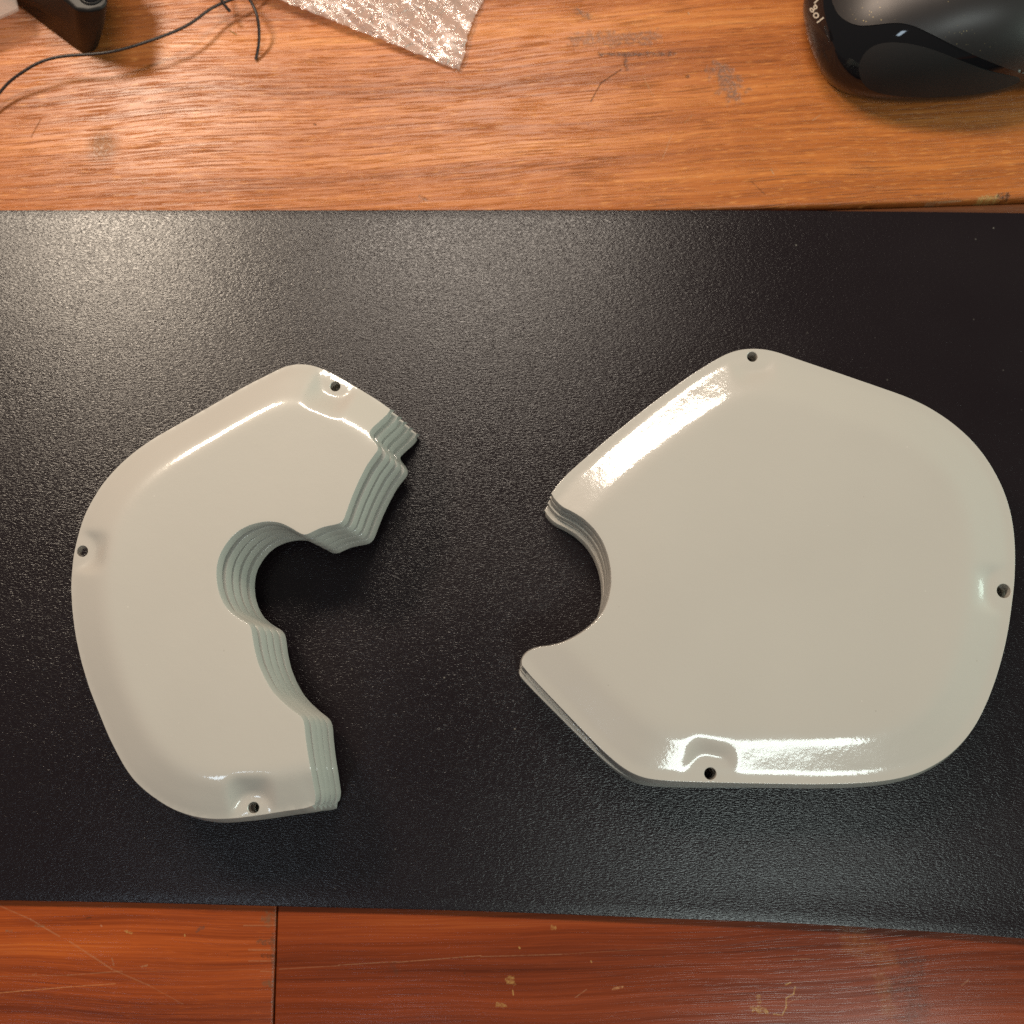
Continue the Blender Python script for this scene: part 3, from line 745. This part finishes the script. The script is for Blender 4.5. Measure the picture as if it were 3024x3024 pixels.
def ring_disc(name, center, normal, r0, r1, depth, mat, parent, seg=36):
    q = Vector((0, 0, 1)).rotation_difference(normal); bm = bmesh.new(); R = []
    for r, z in ((r0, -depth), (r0, depth * 0.6), ((r0 + r1) / 2, depth), (r1, depth * 0.6), (r1, -depth)):
        R.append([bm.verts.new(center + q @ Vector((r * math.cos(t), r * math.sin(t), z))) for t in (2 * math.pi * k / seg for k in range(seg))])
    for a, b in zip(R, R[1:] + R[:1]):
        for k in range(seg): bm.faces.new((a[k], a[(k + 1) % seg], b[(k + 1) % seg], b[k]))
    return bm_obj(name, bm, mat, parent)
def disc(name, center, normal, r, h, mat, parent, seg=32):
    q = Vector((0, 0, 1)).rotation_difference(normal); bm = bmesh.new()
    a = [bm.verts.new(center + q @ Vector((r * math.cos(t), r * math.sin(t), 0))) for t in (2 * math.pi * k / seg for k in range(seg))]
    b = [bm.verts.new(center + q @ Vector((r * 0.93 * math.cos(t), r * 0.93 * math.sin(t), h))) for t in (2 * math.pi * k / seg for k in range(seg))]
    bm.faces.new(b); bm.faces.new(a[::-1])
    for k in range(seg): bm.faces.new((a[k], a[(k + 1) % seg], b[(k + 1) % seg], b[k]))
    return bm_obj(name, bm, mat, parent)
c = at(270, -22, HZ) - Vector(dev.location)
ring_disc('lens_ring', c, Vector((0, 0, 1)), 0.0036, 0.0042, 0.0005, BLACKP, dev)
disc('lens', c + Vector((0, 0, -0.0001)), Vector((0, 0, 1)), 0.0034, 0.0003, GLOSS, dev)
p, nr, _, _ = dev_bvh.ray_cast(CAM - Vector(dev.location), ray(114, 24).normalized())
if p:
    if nr.dot(ray(114, 24)) > 0: nr = -nr
    disc('screw_hole', p + nr * 0.00005, nr, 0.0013, 0.0001, DEEP, dev)
    ring_disc('hole_rim', p, nr, 0.0013, 0.0017, 0.00025, BLACKP, dev)

# pale clear sheet at the very corner
def clear(name, tint, alpha, rough, bumps=None):
    n = NT(name); p = n.pos()
    if bumps: n.set(Normal=bumps(n, p))
    n.set(Base_Color=tint, Roughness=rough, Specular_IOR_Level=0.8, Alpha=alpha)
    return n.m
CLEAR = clear('pale_clear_plastic', (0.50, 0.40, 0.35), 0.36, 0.2)
zc = 0.009
q = [at(-90, 90, zc), at(53, 27, zc), at(40, -30, zc), at(-10, -140, zc), at(-120, -60, zc)]
bm = bmesh.new(); a = [bm.verts.new(v) for v in q]; b = [bm.verts.new(v + Vector((0, 0, -0.0011))) for v in q]
bm.faces.new(a); bm.faces.new(b[::-1])
for k in range(5): bm.faces.new((a[k], b[k], b[(k + 1) % 5], a[(k + 1) % 5]))
bmesh.ops.bevel(bm, geom=list(bm.edges), offset=0.00025, segments=2, affect='EDGES')
o = bm_obj('plastic_sheet', bm, CLEAR, None); tag(o, 'pale clear plastic sheet with a bright edge, leaning against the black device', 'plastic sheet')

# ------------------------------------------------------------------ wires
WIRE = simple('dark_wire', (0.022, 0.013, 0.011), 0.42, Specular_IOR_Level=0.5)
def tube(name, pts, r, mat, seg=10):
    P = resample(np.array([tuple(p) for p in pts]), 0.0012) if len(pts) > 2 else np.array([tuple(p) for p in pts])
    P = smooth_open(P, 2.0)
    vs, fs = [], []; n = len(P); prev = None
    for i in range(n):
        t = Vector(P[min(i + 1, n - 1)] - P[max(i - 1, 0)]).normalized()
        u = t.cross(Vector((0, 0, 1))) if abs(t.z) < 0.95 else t.cross(Vector((1, 0, 0))); u.normalize(); w = u.cross(t)
        for k in range(seg):
            a = 2 * math.pi * k / seg; vs.append(Vector(P[i]) + (u * math.cos(a) + w * math.sin(a)) * r)
    for i in range(n - 1):
        for k in range(seg): fs.append((i * seg + k, i * seg + (k + 1) % seg, (i + 1) * seg + (k + 1) % seg, (i + 1) * seg + k))
    fs.append(tuple(range(seg))[::-1]); fs.append(tuple((n - 1) * seg + k for k in range(seg)))
    return mesh_obj(name, vs, fs, mat, None, True, 50)
def pxz(l): return [at(x, y, z * MM) for x, y, z in l]
o = tube('wire', pxz([(-60, 350, 2.0), (0, 272, 4), (30, 236, 5.5), (60, 218, 6.5), (100, 190, 7.5), (150, 171, 8), (210, 163, 8), (270, 161, 8.2), (330, 154, 8.4), (390, 138, 8.4), (450, 118, 8.2), (510, 96, 8), (550, 78, 7.5), (585, 55, 7), (610, 32, 6.5), (645, 12, 6), (690, -3, 5.5), (740, -25, 5), (800, -60, 3), (860, -110, 0.6)]), 0.00047, WIRE)
tag(o, 'long thin dark wire arching over the back plank past the black device', 'wire', 'dark wires on the back plank')
o = tube('wire', pxz([(640, -60, 7), (646, -20, 7.5), (651, 3, 7.2), (657, 16, 6.5), (666, 27, 5.6), (680, 35, 4.8)]), 0.0005, WIRE)
tag(o, 'short dark wire end crossing over the long wire', 'wire', 'dark wires on the back plank')
o = tube('wire', pxz([(700, -60, 5), (738, 0, 7), (755, 26, 7.5), (763, 55, 6.8), (766, 90, 5.2), (767, 125, 3.2), (762, 155, 1.6), (755, 176, 0.6)]), 0.00048, WIRE)
tag(o, 'dark wire end hanging down beside the bubble film, tip touching the plank', 'wire', 'dark wires on the back plank')

# ------------------------------------------------------------------ crinkled packing film
def film_bump(n, p):
    w = n.n('ShaderNodeTexNoise'); n.put(w.inputs['Vector'], p); w.inputs['Scale'].default_value = 300; w.inputs['Detail'].default_value = 2
    v = n.n('ShaderNodeVectorMath', operation='MULTIPLY_ADD'); n.put(v.inputs[0], w.outputs[1]); v.inputs[1].default_value = (0.003, 0.003, 0); n.put(v.inputs[2], p)
    h = n.math('MULTIPLY_ADD', n.noise(v.outputs[0], 170, 2, 0.5, 1.5), 1.3, n.vor(v.outputs[0], 150, 'DISTANCE_TO_EDGE'))
    return n.bump(h, 0.0016, 1.0)
FILM = clear('crinkled_film', (0.86, 0.62, 0.52), 0.46, 0.11, film_bump)
FILM.node_tree.nodes['Principled BSDF'].inputs['Specular IOR Level'].default_value = 1.0
FILM.node_tree.nodes['Principled BSDF'].inputs['IOR'].default_value = 1.9
FILM.node_tree.nodes['Principled BSDF'].inputs['Coat Weight'].default_value = 1.0
FILM.node_tree.nodes['Principled BSDF'].inputs['Coat Roughness'].default_value = 0.2
def build_film():
    # edges of the sheet in the photo, seen at its own height above the plank
    A, B, Cc = (800, -12), (1350, 206), (1425, 0)
    nu, nv = 90, 60
    vs, fs = [], []; rr = random.Random(3)
    ph = [(rr.uniform(200, 900), rr.uniform(200, 900), rr.uniform(0, 6.28)) for _ in range(16)]
    for i in range(nu):
        for j in range(nv):
            s, t = i / (nu - 1), j / (nv - 1)               # s along the long front edge, t away from it
            ex = A[0] + (B[0] - A[0]) * (s * 1.25 - 0.25) ; ey = A[1] + (B[1] - A[1]) * (s * 1.25 - 0.25)
            px = ex + t * 105 + 6 * math.sin(t * 9 + 1) * s; py = ey - t * 300
            z = 0.0010 + 0.0045 * (1 - s) ** 0.8 + 0.001 * math.sin(t * 5)
            w = at(px, py, z)
            z2 = z + sum(math.sin(w.x * a + w.y * b * 1.1 + c) for a, b, c in ph) * 0.00009 + rr.uniform(-1, 1) * 0.00005
            w = at(px, py, max(0.0006, z2))
            edge = 0.0003 if j == 0 or i == nu - 1 else 0
            vs.append((w.x + rr.uniform(-edge, edge), w.y + rr.uniform(-edge, edge), w.z))
    for i in range(nu - 1):
        for j in range(nv - 1): fs.append((i * nv + j, (i + 1) * nv + j, (i + 1) * nv + j + 1, i * nv + j + 1))
    off = len(vs); vs += [(x, y, z - 0.0004) for x, y, z in vs]
    fs += [tuple(off + k for k in f[::-1]) for f in list(fs)]
    for i in range(nu - 1): fs.append((i * nv, off + i * nv, off + (i + 1) * nv, (i + 1) * nv))
    for j in range(nv - 1):
        q = (nu - 1) * nv + j; fs.append((q, off + q, off + q + 1, q + 1))
    o = mesh_obj('packing_film', vs, fs, FILM, None, True, 60)
    tag(o, 'corner of a shiny crinkled clear packing film lying on the back plank', 'packing film')
build_film()
